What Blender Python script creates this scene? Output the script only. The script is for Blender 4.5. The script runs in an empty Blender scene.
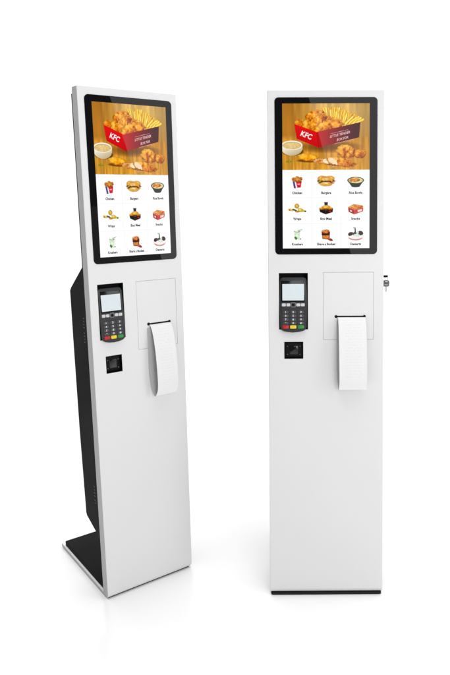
import bpy, bmesh, math, random
import numpy as np
from mathutils import Matrix, Vector, noise
random.seed(7)
scene = bpy.context.scene
C = scene.collection

# ------------------------------------------------------------------ materials
def srgb(r, g, b):
    f = lambda c: (c/255/12.92) if c/255 <= .04045 else ((c/255+.055)/1.055)**2.4
    return (f(r), f(g), f(b), 1)

def mat(name, col, rough=.5, spec=.5, metal=0, bump=0, bscale=600, var=0, coat=0):
    m = bpy.data.materials.new(name); m.use_nodes = True
    nt = m.node_tree; b = nt.nodes['Principled BSDF']
    b.inputs['Base Color'].default_value = col if len(col) == 4 else (*col, 1)
    b.inputs['Roughness'].default_value = rough
    b.inputs['Specular IOR Level'].default_value = spec
    b.inputs['Metallic'].default_value = metal
    b.inputs['Coat Weight'].default_value = coat
    if bump or var:
        tc = nt.nodes.new('ShaderNodeTexCoord')
        n = nt.nodes.new('ShaderNodeTexNoise'); n.inputs['Scale'].default_value = bscale
        n.inputs['Detail'].default_value = 3
        nt.links.new(tc.outputs['Object'], n.inputs['Vector'])
        if bump:
            bp = nt.nodes.new('ShaderNodeBump'); bp.inputs['Strength'].default_value = bump
            bp.inputs['Distance'].default_value = .0004
            nt.links.new(n.outputs['Fac'], bp.inputs['Height'])
            nt.links.new(bp.outputs['Normal'], b.inputs['Normal'])
        if var:
            n2 = nt.nodes.new('ShaderNodeTexNoise'); n2.inputs['Scale'].default_value = 9
            n2.inputs['Detail'].default_value = 4
            nt.links.new(tc.outputs['Object'], n2.inputs['Vector'])
            mr = nt.nodes.new('ShaderNodeMapRange')
            mr.inputs['To Min'].default_value = rough-var; mr.inputs['To Max'].default_value = rough+var
            nt.links.new(n2.outputs['Fac'], mr.inputs['Value'])
            nt.links.new(mr.outputs['Result'], b.inputs['Roughness'])
    return m

M = {}
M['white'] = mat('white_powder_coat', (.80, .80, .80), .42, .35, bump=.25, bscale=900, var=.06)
M['edge'] = mat('grey_panel_side', (.48, .48, .485), .4, .3, bump=.2, bscale=900, var=.05)
M['black'] = mat('black_powder_coat', (.007, .007, .0072), .6, .05, bump=.5, bscale=700, var=.08)
M['padshade'] = mat('base_shade_black', (.022, .022, .022), .8, .15)
M['glass'] = mat('black_glass_border', (.005, .005, .006), .015, .2)
M['recess'] = mat('dark_recess', (.006, .006, .006), .6, .15)
M['term'] = mat('graphite_plastic', (.026, .027, .029), .38, .4, bump=.2, bscale=1500)
M['term_gloss'] = mat('gloss_black_plastic', (.006, .006, .007), .12, .5)
M['lcd'] = mat('pale_lcd', srgb(222, 232, 237), .25, .4)
M['key'] = mat('grey_key_plastic', (.05, .05, .055), .45, .5)
M['keywhite'] = mat('white_key_plastic', (.60, .61, .63), .4, .4)
M['red'] = mat('red_key', srgb(190, 30, 30), .4, .4)
M['yellow'] = mat('yellow_key', srgb(236, 205, 40), .4, .4)
M['green'] = mat('green_key', srgb(40, 140, 60), .4, .4)
M['legend'] = mat('white_legend', (.7, .7, .7), .6, .2)
M['scanwin'] = mat('scanner_window', (.006, .006, .008), .03, .6)
M['led'] = mat('grey_lens', (.22, .22, .23), .2, .6)
M['vent'] = mat('vent_grey', (.13, .13, .13), .5, .5)
M['steel'] = mat('nickel_steel', (.62, .62, .62), .25, .5, metal=1)
M['keyhead'] = mat('dark_key_head', (.10, .10, .10), .45, .5)

# display: the picture's colours are mesh colours given off by the lit screen
m = bpy.data.materials.new('lit_display'); m.use_nodes = True
nt = m.node_tree; b = nt.nodes['Principled BSDF']
b.inputs['Base Color'].default_value = (0.002, .002, .002, 1)
b.inputs['Roughness'].default_value = .015; b.inputs['Specular IOR Level'].default_value = .2
at = nt.nodes.new('ShaderNodeAttribute'); at.attribute_name = 'pic'
nt.links.new(at.outputs['Color'], b.inputs['Emission Color'])
b.inputs['Emission Strength'].default_value = 1.0
M['display'] = m

# receipt paper with faint thermal print
m = mat('receipt_paper', (.86, .86, .86), .75, .2); nt = m.node_tree; b = nt.nodes['Principled BSDF']
tc = nt.nodes.new('ShaderNodeTexCoord')
sep = nt.nodes.new('ShaderNodeSeparateXYZ'); nt.links.new(tc.outputs['UV'], sep.inputs[0])
def math_node(op, a, bb=None, c=None):
    n = nt.nodes.new('ShaderNodeMath'); n.operation = op
    for i, v in enumerate((a, bb, c)):
        if v is None: continue
        if isinstance(v, (int, float)): n.inputs[i].default_value = v
        else: nt.links.new(v, n.inputs[i])
    return n.outputs[0]
line = math_node('GREATER_THAN', math_node('FRACT', math_node('MULTIPLY', sep.outputs['Y'], 52)), .55)
mp = nt.nodes.new('ShaderNodeMapping'); mp.inputs['Scale'].default_value = (26, 52, 1)
nt.links.new(tc.outputs['UV'], mp.inputs['Vector'])
nz = nt.nodes.new('ShaderNodeTexNoise'); nz.inputs['Scale'].default_value = 1.0; nz.inputs['Detail'].default_value = 1
nt.links.new(mp.outputs['Vector'], nz.inputs['Vector'])
thr = math_node('GREATER_THAN', nz.outputs['Fac'], .5)
cx_ = math_node('LESS_THAN', math_node('ABSOLUTE', math_node('SUBTRACT', sep.outputs['X'], .52)), .30)
yy_ = math_node('GREATER_THAN', sep.outputs['Y'], .04)
yz_ = math_node('LESS_THAN', sep.outputs['Y'], .42)
msk = math_node('MULTIPLY', math_node('MULTIPLY', math_node('MULTIPLY', line, thr), cx_), math_node('MULTIPLY', yy_, yz_))
mix = nt.nodes.new('ShaderNodeMix'); mix.data_type = 'RGBA'
mix.inputs['A'].default_value = (.86, .86, .86, 1); mix.inputs['B'].default_value = (.815, .815, .82, 1)
nt.links.new(msk, mix.inputs['Factor'])
inner = math_node('GREATER_THAN', sep.outputs['Y'], 1.5)      # inner side coloured greyer, for the shade inside the loop
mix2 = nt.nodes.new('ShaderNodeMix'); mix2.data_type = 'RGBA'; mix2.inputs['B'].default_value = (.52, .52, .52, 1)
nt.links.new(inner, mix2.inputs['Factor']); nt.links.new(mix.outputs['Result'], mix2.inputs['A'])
nt.links.new(mix2.outputs['Result'], b.inputs['Base Color'])
M['paper'] = m

# ------------------------------------------------------------------ mesh helpers
def link(name, me, mats, parent=None, lean=None):
    o = bpy.data.objects.new(name, me); C.objects.link(o)
    for x in (mats if isinstance(mats, (list, tuple)) else [mats]):
        me.materials.append(x)
    if parent is not None: o.parent = parent
    if lean is not None: o.rotation_euler = (-lean, 0, 0)
    return o

def smooth(me, ang=25):
    for p in me.polygons: p.use_smooth = True
    me.set_sharp_from_angle(angle=math.radians(ang))

def fin(bm, name, mats, parent=None, lean=None, sm=True, ang=25):
    bmesh.ops.recalc_face_normals(bm, faces=bm.faces)
    me = bpy.data.meshes.new(name); bm.to_mesh(me); bm.free()
    if sm: smooth(me, ang)
    return link(name, me, mats, parent, lean)

def rrect(u0, u1, v0, v1, r, n=6):
    pts = []
    if r <= 0: return [(u0, v0), (u1, v0), (u1, v1), (u0, v1)]
    for (cx, cy, a0) in ((u1-r, v0+r, -90), (u1-r, v1-r, 0), (u0+r, v1-r, 90), (u0+r, v0+r, 180)):
        for i in range(n+1):
            a = math.radians(a0+90*i/n); pts.append((cx+r*math.cos(a), cy+r*math.sin(a)))
    return pts

def prism(bm, pts, d0, d1, mi=0, bev=0):
    """outline pts (u, v) extruded from depth d0 (front) to d1 (back); chamfered front rim"""
    d0f = d0 if callable(d0) else (lambda v: d0)
    n = len(pts); cu = sum(p[0] for p in pts)/n; cv = sum(p[1] for p in pts)/n
    loops = []
    W_ = max(p[0] for p in pts)-min(p[0] for p in pts); H_ = max(p[1] for p in pts)-min(p[1] for p in pts)
    if bev:
        su, sv = 1-2*bev/W_, 1-2*bev/H_
        loops.append([bm.verts.new((cu+(u-cu)*su, d0f(v), cv+(v-cv)*sv)) for u, v in pts])
        k = .3
        su2, sv2 = 1-2*bev*k/W_, 1-2*bev*k/H_
        loops.append([bm.verts.new((cu+(u-cu)*su2, d0f(v)+bev*k, cv+(v-cv)*sv2)) for u, v in pts])
        loops.append([bm.verts.new((u, d0f(v)+bev, v)) for u, v in pts])
    else:
        loops.append([bm.verts.new((u, d0f(v), v)) for u, v in pts])
    loops.append([bm.verts.new((u, d1, v)) for u, v in pts])
    fs = [bm.faces.new(loops[0]), bm.faces.new(loops[-1][::-1])]
    for a, b_ in zip(loops, loops[1:]):
        for i in range(n):
            j = (i+1) % n; fs.append(bm.faces.new((a[i], a[j], b_[j], b_[i])))
    for f in fs: f.material_index = mi
    return fs

def box(bm, x0, x1, y0, y1, z0, z1, mi=0):
    vs = [bm.verts.new((x, y, z)) for x in (x0, x1) for y in (y0, y1) for z in (z0, z1)]
    for q in ((0, 1, 3, 2), (4, 6, 7, 5), (0, 4, 5, 1), (2, 3, 7, 6), (0, 2, 6, 4), (1, 5, 7, 3)):
        bm.faces.new([vs[i] for i in q]).material_index = mi

def cyl(bm, p, q, r, n=24, mi=0, r2=None):
    p, q = Vector(p), Vector(q); ax = (q-p).normalized()
    a = ax.orthogonal().normalized(); b_ = ax.cross(a); r2 = r if r2 is None else r2
    A = [bm.verts.new(p+(a*math.cos(t)+b_*math.sin(t))*r) for t in [2*math.pi*i/n for i in range(n)]]
    B = [bm.verts.new(q+(a*math.cos(t)+b_*math.sin(t))*r2) for t in [2*math.pi*i/n for i in range(n)]]
    bm.faces.new(A[::-1]).material_index = mi; bm.faces.new(B).material_index = mi
    for i in range(n):
        bm.faces.new((A[i], A[(i+1) % n], B[(i+1) % n], B[i])).material_index = mi

def torus(bm, c, ax, R, r, n=28, k=8, mi=0):
    c = Vector(c); ax = Vector(ax).normalized(); a = ax.orthogonal().normalized(); b_ = ax.cross(a)
    rings = []
    for i in range(n):
        t = 2*math.pi*i/n; d = a*math.cos(t)+b_*math.sin(t)
        rings.append([bm.verts.new(c+d*(R+r*math.cos(s))+ax*r*math.sin(s)) for s in [2*math.pi*j/k for j in range(k)]])
    for i in range(n):
        A, B = rings[i], rings[(i+1) % n]
        for j in range(k):
            bm.faces.new((A[j], A[(j+1) % k], B[(j+1) % k], B[j])).material_index = mi

def text_geo(bm, s, size, place, bold=0, mi=0, width=None):
    """flat glyphs; place(x, y) -> 3D point; text centred on the origin"""
    cu = bpy.data.curves.new('t', 'FONT'); cu.body = s; cu.size = size
    cu.align_x = 'CENTER'; cu.align_y = 'CENTER'; cu.offset = bold; cu.resolution_u = 3
    o = bpy.data.objects.new('t', cu); C.objects.link(o)
    dg = bpy.context.evaluated_depsgraph_get(); me = bpy.data.meshes.new_from_object(o.evaluated_get(dg))
    bpy.data.objects.remove(o); bpy.data.curves.remove(cu)
    xs = [v.co.x for v in me.vertices]; k = 1
    if width: k = width/(max(xs)-min(xs))
    vs = [bm.verts.new(place(v.co.x*k, v.co.y)) for v in me.vertices]
    out = []
    for p in me.polygons:
        try:
            f = bm.faces.new([vs[i] for i in p.vertices]); f.material_index = mi; out.append(f)
        except ValueError: pass
    bpy.data.meshes.remove(me)
    return vs

# ------------------------------------------------------------------ the menu picture (numpy raster -> mesh colours)
PW, PH = 264, 438           # samples; one unit of picture space = one pixel of the photograph
SX, SY = 87.0, 144.3
gx = (np.arange(PW)+.5)/PW*SX; gy = (np.arange(PH)+.5)/PH*SY
X, Y = np.meshgrid(gx, gy)
rng = np.random.default_rng(3)
def vnoise(scale, seed=0, sx=1, sy=1):
    r = np.random.default_rng(seed); g = r.random((96, 96))
    u = X*sx/scale+7.3; v = Y*sy/scale+3.1
    iu = np.floor(u).astype(int); iv = np.floor(v).astype(int); fu = u-iu; fv = v-iv
    fu = fu*fu*(3-2*fu); fv = fv*fv*(3-2*fv)
    G = lambda a, b_: g[a % 96, b_ % 96]
    return (G(iv, iu)*(1-fu)+G(iv, iu+1)*fu)*(1-fv)+(G(iv+1, iu)*(1-fu)+G(iv+1, iu+1)*fu)*fv
IMG = np.ones((PH, PW, 3))*255.0
AA = .28
def comp(col, cov):
    cov = np.clip(cov, 0, 1)[..., None]
    IMG[:] = IMG*(1-cov)+np.asarray(col, float)*cov
def ell(cx, cy, rx, ry, ang=0, wob=0, seed=0):
    c, s = math.cos(math.radians(ang)), math.sin(math.radians(ang))
    dx, dy = X-cx, Y-cy; a = (dx*c+dy*s)/rx; b_ = (-dx*s+dy*c)/ry
    d = np.sqrt(a*a+b_*b_)
    if wob: d = d+wob*(vnoise(1.6, seed)-.5)+wob*.6*(vnoise(.8, seed+1)-.5)
    return (1-d)*min(rx, ry)/AA+.5, a, b_, d
def poly(pts):
    cov = np.full(X.shape, 1e9); n = len(pts)
    ar = sum(pts[i][0]*pts[(i+1) % n][1]-pts[(i+1) % n][0]*pts[i][1] for i in range(n))
    sg = 1 if ar > 0 else -1
    for i in range(n):
        (x0, y0), (x1, y1) = pts[i], pts[(i+1) % n]; L = math.hypot(x1-x0, y1-y0)
        cov = np.minimum(cov, sg*((x1-x0)*(Y-y0)-(y1-y0)*(X-x0))/L)
    return cov/AA+.5
def lerp(a, b_, t):
    t = np.clip(t, 0, 1)[..., None]; return np.asarray(a, float)*(1-t)+np.asarray(b_, float)*t
def crispy(cx, cy, rx, ry, ang=0, seed=0, base=(226, 148, 34), hi=(254, 208, 100), lo=(158, 80, 8), k=None):
    # breaded chicken: the crust's colour varies with its lumps
    k = k or (1.0 if min(rx, ry) > 3 else .55)
    cov, a, b_, d = ell(cx, cy, rx, ry, ang, .20, seed)
    n = .5*vnoise(3.0*k, seed+5)+.3*vnoise(1.5*k, seed+9)+.2*vnoise(.8, seed+13)
    t = (n-.5)*1.7+.52-(a*.15+b_*.30)
    col = lerp(lo, base, t*2); col = np.where((t > .5)[..., None], lerp(base, hi, (t-.5)*1.8), col)
    rim = np.clip((d-.8)*3, 0, 1)[..., None]
    comp(col*(1-.28*rim), cov)

# wooden table and wall of the food picture
H0 = 65.7
wood = lerp((184, 132, 52), (226, 190, 116), np.clip((X-8)/34, 0, 1)*np.clip(1.15-Y/50, 0, 1))
wood = wood*(.90+.2*vnoise(2.2, 11, 1, .08))[..., None]
wood = wood*(1-.16*np.clip((X-66)/20, 0, 1)*np.clip(1.4-Y/40, 0, 1))[..., None]
tab = lerp((208, 156, 66), (218, 166, 66), (Y-38)/26)*(.88+.22*vnoise(1.7, 21, 1, .10))[..., None]
tab = tab*(.95+.1*vnoise(9, 33))[..., None]
k = np.clip((Y-31)/5, 0, 1)[..., None]
bg = wood*(1-k)+tab*k
comp(bg, (H0-Y)/AA+.5)
for xx in (12.0, 27.5, 44, 60, 75):                    # plank joints
    comp((120, 78, 30), np.clip(1-np.abs(X-xx-.15*(Y-40)/10)/.35, 0, 1)*.45*np.clip((Y-40)/6, 0, 1)*(Y < H0))
# fries, and the box's printed drop shadow
dsh = np.clip(1-((X-46)/36)**2-((Y-43)/6.5)**2, 0, 1)*(Y > 30); comp((96, 58, 18), dsh*.7)
r2 = random.Random(11)
comp((206, 150, 40), poly([(44, 22), (50, 9), (62, 11), (76, 17), (77, 20), (60, 26)]))
for i in range(58):
    f = i/57; bx = 45+29*((i*.618) % 1); by = 25-4.5*(bx-45)/30+r2.uniform(-3, 1)
    ang = math.radians(-104+64*((bx-45)/30)+r2.uniform(-24, 24)); L = r2.uniform(14, 24)*(1.08-.42*(bx-45)/30)
    ex, ey = bx+L*math.cos(ang), by+L*math.sin(ang)
    lim = 3.4+max(0, ex-56)*.42
    if ey < lim: t_ = (by-lim)/(by-ey); ex, ey = bx+(ex-bx)*t_, lim+r2.uniform(0, 1.2)
    if ex > 82: ex = 82-r2.random()
    L = math.hypot(ex-bx, ey-by)+1e-6; nx, ny = -(ey-by)/L, (ex-bx)/L; w_ = r2.uniform(.7, 1.05)
    c = r2.choice([(252, 218, 78), (246, 200, 52), (255, 230, 116), (236, 182, 40), (250, 208, 66)])
    q4 = lambda w, o=0: [(bx-nx*w, by-ny*w), (ex-nx*w, ey-ny*w), (ex+nx*w, ey+ny*w), (bx+nx*w, by+ny*w)]
    comp((170, 108, 14), poly(q4(w_*1.35))*.6); comp(c, poly(q4(w_)))
    comp((255, 242, 160), poly([(bx, by), (ex, ey), (ex+nx*w_*.7, ey+ny*w_*.7), (bx+nx*w_*.7, by+ny*w_*.7)])*.5)
# chicken pile
crispy(17.5, 20, 5.4, 4.4, 0, 41); crispy(52, 18.6, 9.0, 4.4, 14, 43); crispy(32.5, 12.4, 10.5, 5.6, -16, 42)
crispy(25, 21, 5.6, 5.2, -40, 45); crispy(42, 15, 8.2, 5.0, 24, 51); crispy(34, 18.8, 12.5, 5.2, -36, 46)
crispy(46, 23, 14.5, 6.6, -14, 47, (232, 156, 42)); crispy(33.5, 27.4, 5, 4.4, 10, 48)
# the red box
comp(lerp((226, 26, 34), (200, 14, 24), (Y-19)/25), poly([(12.0, 20.2), (34.4, 28.3), (36.4, 43.8), (14.3, 34.8)]))
comp(lerp((196, 26, 34), (84, 28, 40), (X-36)/36), poly([(34.4, 28.3), (77.7, 18.6), (76.4, 33.6), (36.4, 43.8)]))
comp((120, 10, 16), np.clip(1-np.abs((X-34.4)-(Y-28.3)*.13)/.35, 0, 1)*((Y > 28.3) & (Y < 43.7))*.8)
for (x0, y0, x1, y1) in ((48, 29.7, 66, 25.7), (52, 39.6, 70, 35.3), (56, 28.0, 60, 26.9)):
    comp((236, 190, 190), poly([(x0, y0), (x1, y1), (x1, y1+.45), (x0, y0+.45)])*.75)
# sauce bowl
comp((120, 80, 34), ell(10.5, 47.5, 11, 4.4)[0]*.4)
cv, a, b_, d = ell(9.5, 43.8, 10.6, 7.8); comp(lerp((250, 246, 232), (196, 180, 146), (a+1)/2*.6+np.clip(b_, 0, 1)*.5), cv*(Y > 41))
comp((252, 248, 236), ell(9.5, 41.2, 10.6, 4.6)[0]); comp((206, 182, 128), ell(9.5, 41.5, 9.3, 3.7)[0])
cv = ell(9.5, 41.8, 8.9, 3.2)[0]; comp(lerp((240, 222, 172), (220, 190, 128), vnoise(1.6, 61)), cv)
# tenders, drumstick, herbs on the table
for (x, y, rx, ry) in ((28, 56.5, 14, 2), (58, 59.8, 16, 2.2), (69, 50, 14, 2)): comp((132, 84, 30), ell(x, y, rx, ry)[0]*.45)
crispy(26, 53.5, 11, 3.7, 6, 71, (240, 176, 40), (255, 214, 96), (190, 112, 14))
crispy(37, 57, 7, 2.8, 4, 72, (222, 160, 92), (246, 214, 170), (176, 104, 40))
comp((250, 232, 206), ell(44, 57.4, 4.4, 2.2, 14, .3, 3)[0])
crispy(58, 58, 14.5, 4.4, 10, 73); comp((246, 226, 196), ell(50.5, 57.2, 5.2, 2.6, 30, .4, 8)[0])
crispy(64, 47.5, 9.8, 6.6, 12, 74, (226, 158, 62)); crispy(77, 49.5, 6.2, 4.7, 10, 75, (214, 142, 52))
for i in range(10):
    x, y = 3.5+r2.random()*6, 56+r2.random()*2.2; comp((120, 150, 40), ell(x, y, .8, .4, r2.uniform(0, 180))[0]*.8)
for i in range(14):
    x, y = 20+r2.random()*60, 60.5+r2.random()*3.5; comp((236, 190, 92), ell(x, y, .5, .35)[0]*.8)
# thin rules between the menu cells
for xx in (29.2, 58.2): comp((236, 238, 242), np.clip(1-np.abs(X-xx)/.25, 0, 1)*(Y > 70)*(Y < 142))
for yy in (93.2, 119.4): comp((236, 238, 242), np.clip(1-np.abs(Y-yy)/.25, 0, 1)*(X > 3)*(X < 84))
cxs = (14.6, 43.5, 73.1); cys = (76.9, 104.0, 130.6)
# 1 bucket of chicken
x, y = cxs[0], cys[0]
comp((250, 250, 250), poly([(x-4.6, y), (x+4.6, y), (x+3.5, y+7), (x-3.3, y+7)]))
comp((96, 74, 140), poly([(x-4.6, y), (x-2.6, y), (x-1.2, y+7), (x-3.2, y+7)]))
comp((214, 34, 60), poly([(x-1.4, y), (x+4.6, y), (x+3.6, y+6.2), (x+.2, y+6.6)]))
comp((250, 190, 196), ell(x+1.6, y+3, 1.5, .7)[0])
for i, (dx, dy) in enumerate(((-3.2, -2), (0, -3), (3, -2.2), (-1.4, -.9), (1.6, -.8))): crispy(x+dx, y+dy, 2.3, 1.9, 0, 80+i, (200, 120, 50))
comp((236, 236, 236), ell(x, y+8.8, 2.6, .5)[0]*.6)
# 2 burgers
x, y = cxs[1], cys[0]+.3
for dx, dy, s in ((-3.6, -1, 1.0), (3.8, -1, 1.0), (0, .4, 1.3)):
    comp((232, 172, 78), ell(x+dx, y+dy-1.6, 5*s, 3.1*s)[0]); comp((250, 216, 140), ell(x+dx-.6, y+dy-2.6, 2.6*s, 1*s)[0])
    comp((96, 62, 30), ell(x+dx, y+dy+.6, 5.4*s, 1.3*s, 0, .3, 2)[0]); comp((90, 130, 44), ell(x+dx-2.6, y+dy+.7, 2*s, .5)[0]); comp((196, 70, 40), ell(x+dx+2, y+dy+.4, 2*s, .5)[0])
    comp((236, 184, 96), ell(x+dx, y+dy+2.4, 4.8*s, 1.7*s)[0]); comp((250, 236, 200), ell(x+dx+.2, y+dy+1.4, 1.6*s, .7)[0])
# 3 rice bowl
x, y = cxs[2], cys[0]
comp((40, 52, 40), poly([(x-8, y-.2), (x+8, y-.2), (x+4, y+5.6), (x-4, y+5.6)])); comp((40, 52, 40), ell(x, y+5.4, 4, 1)[0])
comp((58, 66, 46), ell(x, y-.6, 8.3, 3.5)[0]); comp((246, 226, 170), ell(x, y-.6, 7.2, 2.8)[0])
crispy(x-1, y-1, 5.6, 2.0, 0, 91, (222, 140, 62)); comp((120, 160, 60), ell(x+3, y-1.6, .8, .4)[0])
# 4 wraps
x, y = cxs[0], cys[1]
comp((232, 208, 110), ell(x-6.4, y+1.6, 3, 1.2, 14)[0]); comp((70, 90, 44), ell(x-2.2, y+1.9, 3, .8, 24)[0]); comp((206, 130, 70), ell(x, y+3.3, 2.2, .9)[0])
comp((212, 172, 58), ell(x-.4, y-2.2, 2.4, 2.5)[0]); comp((236, 204, 110), ell(x-.4, y-2.4, 1.4, 1.4, 0, .4, 4)[0])
comp((206, 178, 52), poly([(x+.4, y+.2), (x+3.6, y-.2), (x+8.4, y+2.6), (x+6.6, y+3.6), (x+1.4, y+3.8)])); comp((52, 64, 30), ell(x+8, y+3, 1, .7)[0])
comp((240, 220, 120), ell(x+2.6, y+1.4, 1.8, 1)[0]); comp((214, 96, 44), ell(x-7.6, y+1.8, .9, .8)[0])
# 5 box meal
x, y = cxs[1], cys[1]
comp((28, 20, 20), poly([(x-6.8, y+.4), (x-.4, y+2), (x-.4, y+6.2), (x-6.2, y+3.8)])); comp((44, 22, 22), poly([(x-.4, y+2), (x+7, y+.2), (x+6.6, y+4), (x-.4, y+6.2)]))
comp((232, 232, 232), poly([(x-1.8, y-6), (x+1.8, y-6), (x+1.4, y-1), (x-1.4, y-1)])); comp((60, 44, 56), poly([(x-1.8, y-6), (x+1.8, y-6), (x+1.6, y-3), (x-1.6, y-3)]))
comp((226, 168, 60), ell(x, y-.6, 4.6, 2.5)[0]); comp((250, 214, 110), ell(x-.6, y-1.4, 2.4, 1)[0]); comp((110, 60, 26), ell(x, y+1.1, 4.4, .8)[0])
crispy(x-4.6, y+.2, 2, 1.2, 0, 95); crispy(x+4.4, y+.4, 2.2, 1.2, 0, 96); comp((210, 40, 40), ell(x+4, y+3, 1.2, .6)[0])
# 6 snacks
x, y = cxs[2], cys[1]+.4
comp((176, 32, 30), poly([(x-7.6, y-1), (x-1.4, y+1.2), (x-1.4, y+6), (x-7.0, y+3.4)])); comp((206, 60, 56), poly([(x-1.4, y+1.2), (x+7.8, y-.6), (x+7.4, y+3), (x-1.4, y+6)]))
comp((250, 230, 226), poly([(x+2, y+1.4), (x+6.6, y+.5), (x+6.4, y+2.6), (x+2, y+3.8)])); comp((250, 230, 226), poly([(x-5.6, y+1.2), (x-3.6, y+2), (x-3.6, y+3.6), (x-5.4, y+3)]))
comp((232, 136, 60), poly([(x-7.8, y-1.2), (x-2, y-4.4), (x+7.4, y-3), (x+7.8, y-.8), (x-1.2, y+1.3)])); crispy(x, y-1.7, 6.4, 1.9, 0, 97, (236, 150, 70), (252, 196, 120), (190, 90, 40))
# 7 green shake
x, y = cxs[0]-.4, cys[2]
comp((224, 240, 214), poly([(x-3, y-3), (x+3.2, y-4), (x+2.4, y+5), (x-1.8, y+5.4)])); comp((84, 130, 70), poly([(x-3, y-.4), (x-1.2, y+1.6), (x+2.9, y-.2), (x+2.4, y+2.2), (x-1, y+5.2), (x-2.4, y+3.6)]))
comp((238, 248, 230), ell(x, y+.8, 1.3, 1.1)[0]); comp((150, 180, 120), ell(x+.2, y-3.4, 3.1, 1)[0]); comp((246, 252, 240), ell(x+.1, y-4.2, 2.4, 1.2)[0])
comp((120, 150, 130), poly([(x+.6, y-4.4), (x+5.4, y-5.6), (x+5.5, y-5.1), (x+.8, y-3.8)])*.8); comp((70, 110, 60), ell(x+3.4, y+4.2, .8, .5)[0])
# 8 shared bucket
x, y = cxs[1], cys[2]
comp((150, 40, 34), poly([(x-4.6, y-3), (x+3.8, y-3), (x+3.4, y+4.8), (x-3.6, y+4.4)])); comp((226, 150, 70), poly([(x-3.6, y+.8), (x+2.6, y+.6), (x+2.4, y+4), (x-3.2, y+3.8)]))
comp((64, 28, 22), ell(x-.4, y-.4, 4.2, 1.1)[0]); crispy(x-.4, y-3.2, 3.8, 2, 0, 98, (216, 112, 70)); crispy(x+4, y+4.8, 3, 1.2, 24, 99, (176, 66, 50), (226, 140, 110), (110, 30, 24))
comp((90, 30, 26), poly([(x+2.6, y-2.6), (x+3.9, y-2.6), (x+3.5, y+1.4), (x+2.6, y+1.2)]))
# 9 dessert
x, y = cxs[2], cys[2]
comp((216, 204, 202), ell(x, y+2.0, 7.9, 4.1)[0]); comp((246, 240, 238), ell(x, y+1.7, 7.6, 3.8)[0]); comp((222, 140, 132), ell(x, y+3.6, 6.6, 2.0)[0]); comp((250, 244, 242), ell(x, y+2.4, 6.4, 2.2)[0])
comp((54, 34, 32), ell(x-5, y-.6, 2.5, 1.9, -24, .2, 5)[0]); comp((60, 38, 34), ell(x+5, y-1.4, 2.7, 2.2, 30, .2, 6)[0]); comp((70, 70, 72), ell(x-.8, y-.8, 2.4, 1.6, 0, .5, 7)[0])
comp((226, 236, 226), ell(x+1.2, y+.8, 3, 1.5, 0, .3, 8)[0]); comp((50, 50, 52), poly([(x-1, y-7), (x, y-7), (x+.6, y-1), (x-1, y-1)])); comp((150, 190, 150), ell(x-1.6, y-6.8, .9, .6)[0]); comp((220, 226, 220), ell(x+2.2, y-2, 1.1, 1.2)[0])

# give the printed pictures the saturation and grain of photographs
gr = (IMG.mean(-1, keepdims=True)); food = (Y < H0)[..., None]
IMG[:] = np.where(food, gr+(IMG-gr)*1.08, gr+(IMG-gr)*1.1)
IMG[:] = np.where(food, 255*(np.clip(IMG, 0, 255)/255)**1.22, IMG)
ink = np.clip((244-IMG.min(-1, keepdims=True))/60, 0, 1)*(~food)
IMG[:] = IMG*(1-ink*(.34*(.55*vnoise(1.5, 201)+.45*vnoise(.8, 202))[..., None]-.10))

def lin(a):
    a = np.clip(a/255, 0, 1); return np.where(a <= .04045, a/12.92, ((a+.055)/1.055)**2.4)
LIN = lin(IMG)

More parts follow.
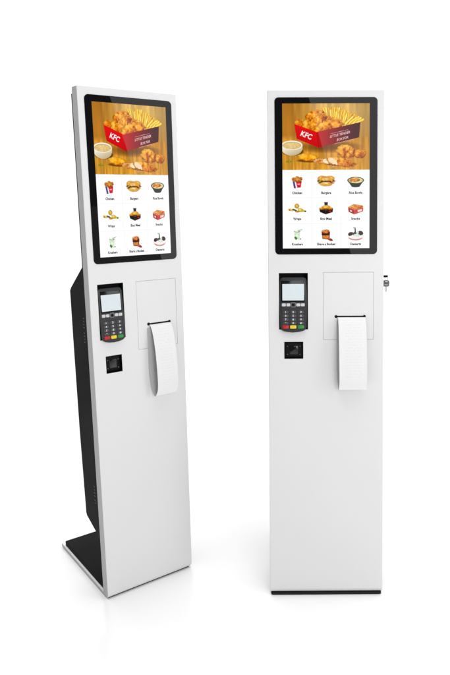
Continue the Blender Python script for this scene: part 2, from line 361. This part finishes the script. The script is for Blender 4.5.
def build_display(w, h):
    """lit picture in the plane y=0, x in +-w/2, z in 0..h (top of the picture at z=h), with its lettering"""
    nx, ny = PW+1, PH+1
    xs = np.linspace(-w/2, w/2, nx); zs = np.linspace(h, 0, ny)
    XX, ZZ = np.meshgrid(xs, zs)
    co = np.stack([XX, np.zeros_like(XX), ZZ], -1).reshape(-1, 3)
    idx = np.arange(nx*ny).reshape(ny, nx)
    q = np.stack([idx[1:, :-1], idx[1:, 1:], idx[:-1, 1:], idx[:-1, :-1]], -1).reshape(-1, 4)
    fc = LIN.reshape(-1, 3)
    bm = bmesh.new(); su, sv = w/SX, h/SY
    texts = []
    def P(px, py, dep=-.0002): return lambda x, y, sl=0, sh=0: (0, 0, 0)
    def put(s, px, py, size, col, slope=0, shear=0, bold=0, width=None):
        n0 = len(bm.verts)
        def pl(x, y):
            gx_ = px+x+shear*y; gy_ = py-y+slope*(x)
            return ((gx_-SX/2)*su, -.00025, h-gy_*sv)
        text_geo(bm, s, size, pl, bold, 0, width); texts.append((n0, len(bm.verts), col))
    put('KFC', 23.9, 31.6, 6.6, (255, 246, 246), .40, .42, .14, 10.6)
    put('LITTLE TENDER', 57.5, 30.7, 3.5, (246, 200, 200), -.235, .12, .04, 20)
    put('BOX FOR', 60, 34.9, 3.5, (246, 200, 200), -.235, .12, .04, 11.5)
    caps = [('Chicken', 10), ('Burgers', 9.8), ('Rice Bowls', 13.4), ('Wraps', 8), ('Box Meal', 11.6), ('Snacks', 9), ('Krushers', 11), ('Share a Bucket', 18.4), ('Desserts', 11)]
    for i, (s, wd) in enumerate(caps):
        put(s, cxs[i % 3], (88.7, 114.7, 140.2)[i//3], 3.3, (20, 20, 22), 0, 0, .12, wd)
    bm.verts.ensure_lookup_table(); bm.verts.index_update()
    tco = np.array([v.co[:] for v in bm.verts]); faces = [[v.index+len(co) for v in f.verts] for f in bm.faces]; bm.free()
    allco = np.vstack([co, tco])
    me = bpy.data.meshes.new('display')
    nf = len(q)+len(faces); loops = np.concatenate([q.ravel(), np.array([i for f in faces for i in f])]).astype(np.int32)
    tot = np.concatenate([np.full(len(q), 4), np.array([len(f) for f in faces])]).astype(np.int32)
    start = np.concatenate([[0], np.cumsum(tot)[:-1]]).astype(np.int32)
    me.vertices.add(len(allco)); me.vertices.foreach_set('co', allco.ravel().astype(np.float32))
    me.loops.add(len(loops)); me.loops.foreach_set('vertex_index', loops)
    me.polygons.add(nf); me.polygons.foreach_set('loop_start', start); me.polygons.foreach_set('loop_total', tot)
    me.update(calc_edges=True)
    lc = np.ones((len(loops), 4), np.float32)
    lc[:len(q)*4, :3] = np.repeat(fc, 4, axis=0)
    vcol = np.zeros((len(tco), 3))
    for a0, a1, col in texts: vcol[a0:a1] = lin(np.array(col, float))
    lc[len(q)*4:, :3] = vcol[loops[len(q)*4:]-len(co)]
    ca = me.color_attributes.new('pic', 'FLOAT_COLOR', 'CORNER'); ca.data.foreach_set('color', lc.ravel())
    me.validate()
    return me

# ------------------------------------------------------------------ kiosk
CAM_H, CAM_TH, CAM_F, CAM_CX, CAM_CY, CAM_ROLL = 1.268478, .193878, 662.294936, 284.999634, 322.600672, -.004456

def boolean_cut(o, cutters):
    for c in cutters:
        md = o.modifiers.new('cut', 'BOOLEAN'); md.operation = 'DIFFERENCE'; md.object = c; md.solver = 'EXACT'
    dg = bpy.context.evaluated_depsgraph_get(); me = bpy.data.meshes.new_from_object(o.evaluated_get(dg))
    o.modifiers.clear(); old = o.data; nm = old.name; o.data = me; bpy.data.meshes.remove(old); me.name = nm
    for c in cutters:
        cm = c.data; bpy.data.objects.remove(c); bpy.data.meshes.remove(cm)

def make_kiosk(K):
    phi, w, L, T = K['phi'], K['W']/2, K['L'], .038
    s = L/1.5585                                       # the rear parts scale with the height
    root = bpy.data.objects.new('self_service_kiosk', None); C.objects.link(root)
    root.empty_display_size = .2
    root.location = (*K['pos'], 0); root.rotation_euler = (0, 0, K['yaw'])
    root['label'] = K['label']; root['category'] = 'kiosk'; root['group'] = 'self-service ordering kiosks'
    sn, cs = math.sin(phi), math.cos(phi)
    def q(d, v): return (v*sn+d*cs, v*cs-d*sn)
    # --- L-shaped white panel: upright face, rounded toe, base plate running back
    z0, zb, D = K['gap'], K['gap']+.012*s, K['D']
    ang_face = math.pi/2-phi                           # direction of the face line from the floor
    r = .018
    # toe arc tangent to z=z0 and to the face line (through (0,0) leaning by phi)
    cyy = None
    # centre at distance r behind the face line and r above z0
    cz = z0+r; cy_ = (r+cz*sn)/cs
    prof = []
    n = 22
    a0 = math.pi+phi*-1; a0 = math.atan2(sn, -cs)        # outward normal of the face = (-cos, +sin)
    a1 = -math.pi/2
    if a0 < 0: a0 += 2*math.pi
    a1 = 1.5*math.pi
    for i in range(n+1):
        a = a0+(a1-a0)*i/n; prof.append((cy_+r*math.cos(a), cz+r*math.sin(a)))
    prof = prof[::-1]                                   # from the underside up to the face
    prof.append(q(0, L)); prof.append(q(T, L))
    vb = (zb+T*sn)/cs; prof.append(q(T, vb))
    prof.append((D, zb)); prof.append((D, z0))
    bm = bmesh.new()
    A = [bm.verts.new((-w, y, z)) for y, z in prof]; B = [bm.verts.new((w, y, z)) for y, z in prof]
    bm.faces.new(A); bm.faces.new(B[::-1])
    for i in range(len(prof)):
        j = (i+1) % len(prof); bm.faces.new((A[i], B[i], B[j], A[j]))
    bmesh.ops.recalc_face_normals(bm, faces=bm.faces)
    ed = [e for e in bm.edges if e.calc_face_angle(0) > .7]
    bmesh.ops.bevel(bm, geom=ed, offset=.0022, segments=4, profile=.5, affect='EDGES', clamp_overlap=True)
    bm.normal_update()
    for f in bm.faces:                                  # the side faces are a darker grey than the front
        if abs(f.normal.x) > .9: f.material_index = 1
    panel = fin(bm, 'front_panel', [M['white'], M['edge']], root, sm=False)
    cutters = []
    def cutter(u0, u1, v0, v1, dep, r=0):
        b2 = bmesh.new(); prism(b2, rrect(u0, u1, v0, v1, r), -.02, dep)
        c = fin(b2, 'cutter', M['white'], None, None, sm=False); c.matrix_world = Matrix.Rotation(-phi, 4, 'X')
        cutters.append(c)
    (tu0, tu1, tv0, tv1, tvl) = K['term']; (bu0, bu1, bv0, bv1) = K['scan']; (du0, du1, dv0, dv1) = K['door']
    cutter(tu0, tu1, tv0, tv1, .030, .001); cutter(bu0, bu1, bv0, bv1, .024, .0008); cutter(du0, du1, dv0, dv1, .006, .0012)
    pr = panel.parent; panel.parent = None
    bpy.context.view_layer.update(); boolean_cut(panel, cutters); panel.parent = pr
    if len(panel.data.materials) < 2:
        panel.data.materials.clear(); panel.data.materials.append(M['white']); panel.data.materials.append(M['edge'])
    smooth(panel.data, 28)
    wn = panel.modifiers.new('wn', 'WEIGHTED_NORMAL'); wn.keep_sharp = True; wn.weight = 90
    # --- dark pad added for the shaded line under the base
    bm = bmesh.new(); prism(bm, rrect(-w+.003, w-.003, K['pad'], D-.004, .008), 0, z0+.0005)
    for v in bm.verts: v.co = (v.co.x, v.co.z, v.co.y)
    fin(bm, 'base_shade_pad', M['padshade'], root)
    # --- black cover on the base plate
    ins = .006
    y_in = q(T, .04)[0]+.001
    bm = bmesh.new(); prism(bm, rrect(-w+ins, w-ins, y_in, .393*s, .004), zb+.016*s, zb, bev=0)
    for v in bm.verts: v.co = (v.co.x, v.co.z, v.co.y)
    top = [e for e in bm.edges if all(v.co.z > zb+.01 for v in e.verts)]
    bmesh.ops.recalc_face_normals(bm, faces=bm.faces)
    bmesh.ops.bevel(bm, geom=top, offset=.0015, segments=3, profile=.5, affect='EDGES')
    fin(bm, 'base_cover', M['black'], root)
    # --- rear housing, in panel coordinates (depth d, height v)
    rp = [(T-.0006, 1.543*s), (.060, 1.543*s), (.060, 1.056*s), (.162, .985*s), (.173, .974*s), (.1735, .80*s), (.171, .52*s), (.161, .235*s), (.155, .227*s), (.06, .190*s), (T-.0006, .186*s)]
    bm = bmesh.new(); hw = w-ins
    A = [bm.verts.new((-hw, d, v)) for d, v in rp]; B = [bm.verts.new((hw, d, v)) for d, v in rp]
    bm.faces.new(A); bm.faces.new(B[::-1])
    for i in range(len(rp)):
        j = (i+1) % len(rp); bm.faces.new((A[i], B[i], B[j], A[j]))
    bmesh.ops.recalc_face_normals(bm, faces=bm.faces)
    ed = [e for e in bm.edges if e.calc_face_angle(0) > .7]
    bmesh.ops.bevel(bm, geom=ed, offset=.0018, segments=3, profile=.5, affect='EDGES')
    rear = fin(bm, 'rear_housing', M['black'], root, phi)
    wn = rear.modifiers.new('wn', 'WEIGHTED_NORMAL'); wn.keep_sharp = True
    for (va, vb_, rows) in ((.900, .872, 4), (.855, .827, 4), (.359, .327, 4), (.312, .303, 2)):
        for sgn in (-1, 1):
            bm = bmesh.new()
            for c_ in range(2):
                for i in range(rows):
                    v = (va+(vb_-va)*i/(rows-1))*s; d = .0700+.0055*c_
                    box(bm, sgn*hw-.0004, sgn*hw+.0004, d-.0011, d+.0011, v-.0016, v+.0016)
            fin(bm, 'vent', M['vent'], rear, sm=False)
    # --- screen: glass border with the lit display
    (gu0, gu1, gv0, gv1), (su0, su1, sv0, sv1) = K['bezel'], K['screen']
    bm = bmesh.new(); prism(bm, rrect(gu0, gu1, gv0, gv1, .0125, 10), -.0014, .001, bev=.0006)
    scr = fin(bm, 'touchscreen', M['glass'], root, phi, ang=20)
    wn = scr.modifiers.new('wn', 'WEIGHTED_NORMAL'); wn.keep_sharp = True
    me = build_display(su1-su0, sv1-sv0)
    ds = link('display', me, M['display'], scr); ds.location = ((su0+su1)/2, -.0016, sv0)
    # --- payment terminal sitting in its recess
    bm = bmesh.new(); e = .0006
    box(bm, tu0+e*.4, tu0+e, -.0002, .0295, tv0+e, tv1-e); box(bm, tu1-e, tu1-e*.4, -.0002, .0295, tv0+e, tv1-e)
    box(bm, tu0+e*.4, tu1-e*.4, -.0002, .0295, tv1-e, tv1-e*.4); box(bm, tu0+e*.4, tu1-e*.4, -.0002, .0295, tv0+e*.4, tv0+e)
    box(bm, tu0+e*.4, tu1-e*.4, .029, .0296, tv0+e*.4, tv1-e*.4)
    fin(bm, 'terminal_recess', M['recess'], root, phi, sm=False)
    # picture coordinates of the terminal: a 0..182 across, b 0..385 down, mapped into the recess
    TU = lambda a: tu0+(tu1-tu0)*a/187; TV = lambda b_: tv1-(tv1-tvl)*b_/385
    fd = lambda v: .005-.015*(tv1-v)/(tv1-tvl)         # front face tilts outwards towards the bottom
    pts = []
    for (a, b_) in ((8, 352), (14, 366), (28, 375), (55, 381), (90, 384), (125, 381), (154, 375), (170, 366), (177, 352), (181, 200), (180, 50), (173, 34), (158, 28), (26, 28), (11, 34), (4, 50), (3, 200)):
        pts.append((TU(a), TV(b_)))
    bm = bmesh.new()
    n = len(pts); cu = sum(p[0] for p in pts)/n; cv = sum(p[1] for p in pts)/n
    loops = []
    for k_, off in ((.972, 0), (.991, .0006), (1.0, .002)):
        loops.append([bm.verts.new((cu+(u-cu)*k_, fd(v)+off, cv+(v-cv)*(1-(1-k_)*.5))) for u, v in pts])
    loops.append([bm.verts.new((u, .028, max(v, tv0+.002))) for u, v in pts])
    bm.faces.new(loops[0]); bm.faces.new(loops[-1][::-1])
    for A, B in zip(loops, loops[1:]):
        for i in range(n):
            j = (i+1) % n; bm.faces.new((A[i], A[j], B[j], B[i]))
    term = fin(bm, 'payment_terminal', M['term'], root, phi, ang=30)
    def tilt_prism(bm, u0, u1, v0, v1, r, h, mi=0, n=4, bev=0):
        """little raised plate that follows the tilted front face"""
        pp = rrect(u0, u1, v0, v1, r, n); m_ = len(pp); c0, c1 = (u0+u1)/2, (v0+v1)/2
        k = 1 if not bev else 1-2*bev/min(u1-u0, v1-v0)
        F = [bm.verts.new((c0+(u-c0)*k, fd(v)-h, c1+(v-c1)*k)) for u, v in pp]
        S = [bm.verts.new((u, fd(v)-h+bev*.7, v)) for u, v in pp]
        Bk = [bm.verts.new((u, fd(v)+.0003, v)) for u, v in pp]
        bm.faces.new(F).material_index = mi; bm.faces.new(Bk[::-1]).material_index = mi
        for A, B in ((F, S), (S, Bk)):
            for i in range(m_):
                j = (i+1) % m_; bm.faces.new((A[i], A[j], B[j], B[i])).material_index = mi
    bm = bmesh.new(); tilt_prism(bm, TU(14), TU(168), TV(188), TV(48), .003, .0006, bev=.0003); fin(bm, 'display_frame', M['term_gloss'], term)
    bm = bmesh.new(); tilt_prism(bm, TU(22), TU(162), TV(177), TV(71), .0012, .0009); fin(bm, 'status_display', M['lcd'], term)
    for (a, b_, wd) in ((31, 205, 26), (60, 205, 25), (124, 205, 25), (153, 205, 26)):
        bm = bmesh.new(); tilt_prism(bm, TU(a-wd/2), TU(a+wd/2), TV(b_+10), TV(b_-9), .0022, .0014, bev=.0005); fin(bm, 'function_key', M['keywhite'], term)
    bm = bmesh.new(); tilt_prism(bm, TU(76), TU(108), TV(221), TV(189), .003, .0013, 2, bev=.0003); tilt_prism(bm, TU(79), TU(105), TV(218), TV(192), .0024, .0017, 0, bev=.0004); tilt_prism(bm, TU(84), TU(100), TV(213), TV(197), .002, .0020, 1, bev=.0003)
    fin(bm, 'navigation_key', [M['key'], M['term_gloss'], M['led']], term)
    legs = '123456789*0#'
    for i in range(12):
        a = (42, 91, 141)[i % 3]; b_ = (252, 276, 300, 323)[i//3]
        bm = bmesh.new(); tilt_prism(bm, TU(a-18), TU(a+18), TV(b_+8.5), TV(b_-8.5), .0022, .0016, bev=.0006)
        c0, c1 = TU(a), TV(b_)
        text_geo(bm, legs[i], .0078, lambda x, y: (c0+x*1.25, fd(c1+y)-.0018, c1+y), .0002, 1)
        fin(bm, 'keypad_key', [M['key'], M['legend']], term)
    for a, cn, nm in ((42, 'red', 'cancel_key'), (91, 'yellow', 'clear_key'), (141, 'green', 'enter_key')):
        bm = bmesh.new(); tilt_prism(bm, TU(a-20), TU(a+20), TV(358), TV(337), .0026, .0018, bev=.0006)
        fin(bm, nm, M[cn], term)
    # --- code scanner
    bm = bmesh.new()
    box(bm, bu0+.0003, bu0+.0012, -.0004, .0235, bv0+.0003, bv1-.0003); box(bm, bu1-.0012, bu1-.0003, -.0004, .0235, bv0+.0003, bv1-.0003)
    box(bm, bu0+.0012, bu1-.0012, -.0004, .0235, bv1-.0012, bv1-.0003); box(bm, bu0+.0012, bu1-.0012, -.0004, .0235, bv0+.0003, bv0+.0012)
    box(bm, bu0+.0012, bu1-.0012, .0225, .0235, bv0+.0012, bv1-.0012)
    sc = fin(bm, 'code_scanner', M['recess'], root, phi, sm=False)
    bw_, bh_ = bu1-bu0, bv1-bv0
    bm = bmesh.new(); prism(bm, rrect(bu0+.003, bu1-.003, bv0+.003, bv1-.003, .002), .009, .0222, bev=.0006)
    fin(bm, 'scanner_body', M['recess'], sc)
    bm = bmesh.new(); prism(bm, rrect(bu0+bw_*.28, bu1-bw_*.28, bv0+bh_*.25, bv1-bh_*.25, .002), .0075, .0095, bev=.0004)
    fin(bm, 'scanner_window', M['scanwin'], sc)
    for fu in (.17, .83):
        for fv in (.24, .72):
            bm = bmesh.new(); cyl(bm, (bu0+bw_*fu, .0082, bv0+bh_*fv), (bu0+bw_*fu, .0095, bv0+bh_*fv), .0013, 14)
            fin(bm, 'scanner_light', M['led'], sc)
    # --- printer door and paper slot
    g = .0007
    bm = bmesh.new(); prism(bm, rrect(du0+g, du1-g, dv0+g, dv1-g, .001), 0.0, .0058, bev=.0005)
    door = fin(bm, 'printer_door', M['white'], root, phi)
    wn = door.modifiers.new('wn', 'WEIGHTED_NORMAL'); wn.keep_sharp = True
    (s0, s1, sv) = K['slot']; er, hh = .0048, .0023
    pts = []
    a_ = math.asin(hh/er)
    for i in range(13):                                # right end then left end of the dumb-bell opening
        t = -math.pi+a_+(2*math.pi-2*a_)*i/12; pts.append((s1-er+er*math.cos(t), sv+er*math.sin(t)))
    for i in range(13):
        t = a_+(2*math.pi-2*a_)*i/12; pts.append((s0+er+er*math.cos(t), sv+er*math.sin(t)))
    bm = bmesh.new(); prism(bm, pts, -.0006, .0004)
    fin(bm, 'paper_slot', M['recess'], door, sm=False)
    # --- lock on the side
    if K.get('lock'):
        lu, lv = K['lock']
        bm = bmesh.new(); cyl(bm, (w-.002, .019, lv), (w+.0155, .019, lv), .0034); 
        cyl(bm, (w-.001, .019, lv), (w+.0015, .019, lv), .0052)
        fin(bm, 'lock', M['black'], root, phi)
    return root

def make_receipt(K, kiosk, label):
    phi = K['phi']; (r0, r1) = K['rec']; sv = K['slot'][2]; bot = K['rbot']
    H = sv-bot
    ctl = [(.004, -.0022), (-.0015, -.003), (-.010, -.010), (-.021, -.035), (-.031, -.08), (-.036, -.13), (-.0375, -.17), (-.0355, -.197), (-.030, -.2145), (-.022, -.2245), (-.012, -.222), (-.0055, -.205), (-.0028, -.16), (-.0018, -.12), (-.0018, -.06), (-.0018, -.012)]
    ctl = [(d, v*H/.2245) for d, v in ctl]
    cur = []
    for i in range(len(ctl)-1):
        p0, p1, p2, p3 = ctl[max(i-1, 0)], ctl[i], ctl[i+1], ctl[min(i+2, len(ctl)-1)]
        for j in range(8):
            t = j/8; f = lambda a, b_, c, d: .5*(2*b_+(c-a)*t+(2*a-5*b_+4*c-d)*t*t+(3*b_-a-3*c+d)*t**3)
            cur.append((f(p0[0], p1[0], p2[0], p3[0]), f(p0[1], p1[1], p2[1], p3[1])))
    cur.append(ctl[-1])
    N_ = len(cur); Ls = [0]
    for a, b_ in zip(cur, cur[1:]): Ls.append(Ls[-1]+math.hypot(a[0]-b_[0], a[1]-b_[1]))
    bm = bmesh.new(); uvl = bm.loops.layers.uv.new('UVMap')
    th = .00018; rows = []; nu = 6
    for i, (d, v) in enumerate(cur):
        a, b_ = cur[max(i-1, 0)], cur[min(i+1, N_-1)]; t = Vector((b_[0]-a[0], b_[1]-a[1])).normalized(); nn = (t.y, -t.x)
        F = []; Bk = []
        for k in range(nu+1):
            f = k/nu; bow = -.0012*math.sin(math.pi*f)*min(1, i/20)
            u = r0+(r1-r0)*f+K['rdrift']*min(1, Ls[i]/H)-K['rback']*min(1, max(0, Ls[i]/H-.95)*2.2)
            F.append(bm.verts.new((u, d+bow*.4+nn[0]*th, sv+v+nn[1]*th))); Bk.append(bm.verts.new((u, d+bow*.4-nn[0]*th, sv+v-nn[1]*th)))
        rows.append((F, Bk))
    def face(vs, uvs):
        f = bm.faces.new(vs)
        for l, uv in zip(f.loops, uvs): l[uvl].uv = uv
    for i in range(N_-1):
        y0, y1 = Ls[i]/Ls[-1], Ls[i+1]/Ls[-1]
        for k in range(nu):
            x0, x1 = k/nu, (k+1)/nu
            for s_ in (0, 1):
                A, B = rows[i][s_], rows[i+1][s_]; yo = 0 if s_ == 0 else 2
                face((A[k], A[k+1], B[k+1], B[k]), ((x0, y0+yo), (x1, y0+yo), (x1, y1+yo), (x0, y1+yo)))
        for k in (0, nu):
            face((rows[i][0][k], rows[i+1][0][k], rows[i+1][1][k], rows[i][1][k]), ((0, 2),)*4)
    for (F, Bk) in (rows[0], rows[-1]):
        for k in range(nu): face((F[k], F[k+1], Bk[k+1], Bk[k]), ((0, 2),)*4)
    o = fin(bm, 'receipt', M['paper'], None, None, ang=60)
    o.matrix_world = Matrix.Translation((*K['pos'], 0)) @ Matrix.Rotation(K['yaw'], 4, 'Z') @ Matrix.Rotation(-phi, 4, 'X')
    o['label'] = label; o['category'] = 'receipt'; o['group'] = 'printed receipts hanging from the kiosks'
    return o

RIGHT = dict(pos=(.129, 1.9165), yaw=.00454, phi=.132709, W=.36, L=1.5899, D=.425,
    bezel=(-.1575, .1590, 1.0892, 1.5684), screen=(-.1338, .1348, 1.1078, 1.5495),
    term=(-.1468, -.0565, .8554, 1.0318, .8460), scan=(-.1311, -.0715, .7634, .8168),
    door=(-.0085, .1493, .8228, 1.0336), slot=(.0267, .1246, .8953), rec=(.0372, .1230), rbot=.668, rdrift=.002, rback=.006,
    lock=(.18, 1.0202), gap=.0060, pad=.004,
    label='white kiosk standing square-on to the viewer with a small lock on its right side')
LEFT = dict(pos=(-.4448, 1.9875), yaw=.661495, phi=0.0, W=.30508, L=1.5585, D=.416,
    bezel=(-.1335, .1352, 1.0672, 1.5373), screen=(-.1130, .1152, 1.0862, 1.5188),
    term=(-.1278, -.0475, .8415, 1.0078, .8320), scan=(-.1144, -.0630, .7378, .7910),
    door=(-.0066, .1285, .7960, 1.0073), slot=(.0250, .1060, .8720), rec=(.0326, .1040), rbot=.645, rdrift=.002, rback=.011, gap=.0025, pad=.012,
    label='white kiosk turned three-quarters, showing its black rear housing and base plate with black cover')
kr = make_kiosk(RIGHT); kl = make_kiosk(LEFT)
make_receipt(RIGHT, kr, 'white receipt loop hanging from the kiosk that stands square-on to the viewer')
make_receipt(LEFT, kl, 'curled white receipt loop hanging from the kiosk turned to show its black rear housing')

# keys hanging from the lock of the right kiosk
K = RIGHT; w = K['W']/2; lv = K['lock'][1]
Mk = Matrix.Translation((*K['pos'], 0)) @ Matrix.Rotation(K['yaw'], 4, 'Z') @ Matrix.Rotation(-K['phi'], 4, 'X')
anchor = Mk @ Vector((w+.0112, .019, lv-.004))
kt = bpy.data.objects.new('key', None); C.objects.link(kt); kt.location = anchor; kt.empty_display_size = .01
kt.rotation_euler = (0, 0, K['yaw'])
kt['label'] = 'small key with dark head hanging from the lock beside the square-on kiosk'; kt['category'] = 'key'
bm = bmesh.new(); torus(bm, (0, 0, -.0035), (0, 1, .15), .0052, .0006); fin(bm, 'key_ring', M['steel'], kt, ang=60)
bm = bmesh.new()
out = rrect(-.0095, .0095, -.0285, -.0085, .005, 5)
prism(bm, out, -.0015, .0015, bev=.0006)
prism(bm, rrect(-.0042, .0042, -.0142, -.0108, .0012), -.0018, .0018, 1)   # the pale eyelet of the head
prism(bm, rrect(-.006, .006, -.0235, -.0215, .0008), -.0018, .0018, 1)
fin(bm, 'key_head', [M['keyhead'], M['steel']], kt)
bm = bmesh.new(); prism(bm, [(-.0022, -.0285), (-.0022, -.044), (0, -.0465), (.0020, -.0445), (.0020, -.042), (.0030, -.041), (.0020, -.039), (.0030, -.037), (.0020, -.035), (.0022, -.0285)], -.0007, .0007)
fin(bm, 'key_blade', M['steel'], kt, sm=False)

# ------------------------------------------------------------------ floor
FL = mat('glossy_white_floor', (.895, .895, .895), .20, 1.0)
bm = bmesh.new(); R = 60
bm.faces.new([bm.verts.new(p) for p in ((-R, -R, 0), (R, -R, 0), (R, R, 0), (-R, R, 0))])
fl = fin(bm, 'floor', FL, sm=False); fl['kind'] = 'structure'

# ------------------------------------------------------------------ camera
cam = bpy.data.cameras.new('camera'); co = bpy.data.objects.new('camera', cam); C.objects.link(co); scene.camera = co
cam.sensor_fit = 'VERTICAL'; cam.sensor_height = 36; cam.sensor_width = 24; cam.lens = CAM_F/675*36
cam.shift_x = -(CAM_CX-225)/675; cam.shift_y = -(337.5-CAM_CY)/675
cam.clip_start = .05; cam.clip_end = 300
MC = Matrix.Translation((0, 0, CAM_H)) @ Matrix.Rotation(math.pi/2-CAM_TH, 4, 'X') @ Matrix.Rotation(CAM_ROLL, 4, 'Z')
co.matrix_world = MC

# ------------------------------------------------------------------ light: white studio, key softbox and two added glare lamps
W_ = bpy.data.worlds.new('World'); scene.world = W_; W_.use_nodes = True
nt = W_.node_tree; bgn = nt.nodes['Background']
tc = nt.nodes.new('ShaderNodeTexCoord'); sp = nt.nodes.new('ShaderNodeSeparateXYZ'); nt.links.new(tc.outputs['Generated'], sp.inputs[0])
def mr(src, a, b_, c, d):
    n = nt.nodes.new('ShaderNodeMapRange'); n.interpolation_type = 'SMOOTHSTEP'
    for k_, v in (('From Min', a), ('From Max', b_), ('To Min', c), ('To Max', d)): n.inputs[k_].default_value = v
    nt.links.new(src, n.inputs['Value']); return n.outputs['Result']
WA, WB = .15, .75
FRONT, BACK, ZEN = .10, 1.20, 3.36
hy = mr(sp.outputs['Y'], WA, WB, FRONT, BACK)
tz = mr(sp.outputs['Z'], .72, 1.0, 0, 1)
mx = nt.nodes.new('ShaderNodeMix'); mx.data_type = 'FLOAT'
nt.links.new(tz, mx.inputs['Factor']); nt.links.new(hy, mx.inputs['A']); mx.inputs['B'].default_value = ZEN
nt.links.new(mx.outputs['Result'], bgn.inputs['Strength']); bgn.inputs['Color'].default_value = (1, 1, 1, 1)

KEY = 40
def pix_ray(px, py):
    qx, qy = px-CAM_CX, py-CAM_CY; c, s = math.cos(CAM_ROLL), math.sin(CAM_ROLL)
    x, y = (qx*c+qy*s)/CAM_F, (-qx*s+qy*c)/CAM_F
    return Vector((0, math.cos(CAM_TH), -math.sin(CAM_TH)))+Vector((1, 0, 0))*x-Vector((0, math.sin(CAM_TH), math.cos(CAM_TH)))*y

def glare_lamp(K, a, b_, side, rad, dist=2.6, width=.8, ext=.35, name='glare_lamp'):
    """rectangular lamp added for screen glare: its long edge mirrors along the diagonal a-b"""
    R = Matrix.Rotation(K['yaw'], 3, 'Z') @ Matrix.Rotation(-K['phi'], 3, 'X')
    nrm = R @ Vector((0, -1, 0)); o = Vector((*K['pos'], 0))+nrm*.0015; cpos = Vector((0, 0, CAM_H))
    def refl(p):
        d = pix_ray(*p).normalized(); t = (o-cpos).dot(nrm)/d.dot(nrm); h = cpos+d*t
        return h, (d-2*d.dot(nrm)*nrm).normalized()
    (ha, ra), (hb, rb), (hs, rs) = refl(a), refl(b_), refl(side)
    mean = ((ra+rb)/2).normalized(); pc = (ha+hb)/2+mean*dist
    hit = lambda h, r: h+r*((pc-h).dot(mean)/r.dot(mean))
    A, B, S = hit(ha, ra), hit(hb, rb), hit(hs, rs)
    yv = (A-B).normalized(); xv = (S-B)-yv*(S-B).dot(yv); xv.normalize()
    Lh = (A-B).length*(1+2*ext); ctr = (A+B)/2+xv*width/2
    li = bpy.data.lights.new(name, 'AREA'); li.shape = 'RECTANGLE'; li.size = width; li.size_y = Lh
    li.energy = rad*width*Lh*4; li.color = (1, 1, 1)
    ob = bpy.data.objects.new(name, li); C.objects.link(ob)
    z = -mean*-1                                       # lamp shines along its -Z, towards the glass
    xx = yv.cross(z).normalized()
    Mx = Matrix((xx, yv, z)).transposed().to_4x4(); Mx.translation = ctr; ob.matrix_world = Mx
    print(name, [round(v, 2) for v in ctr], round(width, 2), round(Lh, 2))
    return ob
glare_lamp(RIGHT, (309, 97.7), (351, 254), (370, 180), 2.1)
glare_lamp(LEFT, (109.6, 95.5), (161.7, 259), (172, 180), 2.1)

kl_ = bpy.data.lights.new('key_softbox', 'AREA'); kl_.shape = 'RECTANGLE'; kl_.size = 1.8; kl_.size_y = 2.2; kl_.energy = KEY
ko = bpy.data.objects.new('key_softbox', kl_); C.objects.link(ko); ko.location = (2.3, -2.3, 1.7)
ko.rotation_euler = (Vector((-.1, 2, .75))-ko.location).to_track_quat('-Z', 'Y').to_euler()

# ------------------------------------------------------------------ render settings
scene.view_settings.view_transform = 'Standard'; scene.view_settings.look = 'None'
scene.view_settings.exposure = 0; scene.view_settings.gamma = 1
scene.render.engine = 'CYCLES'; scene.cycles.max_bounces = 8
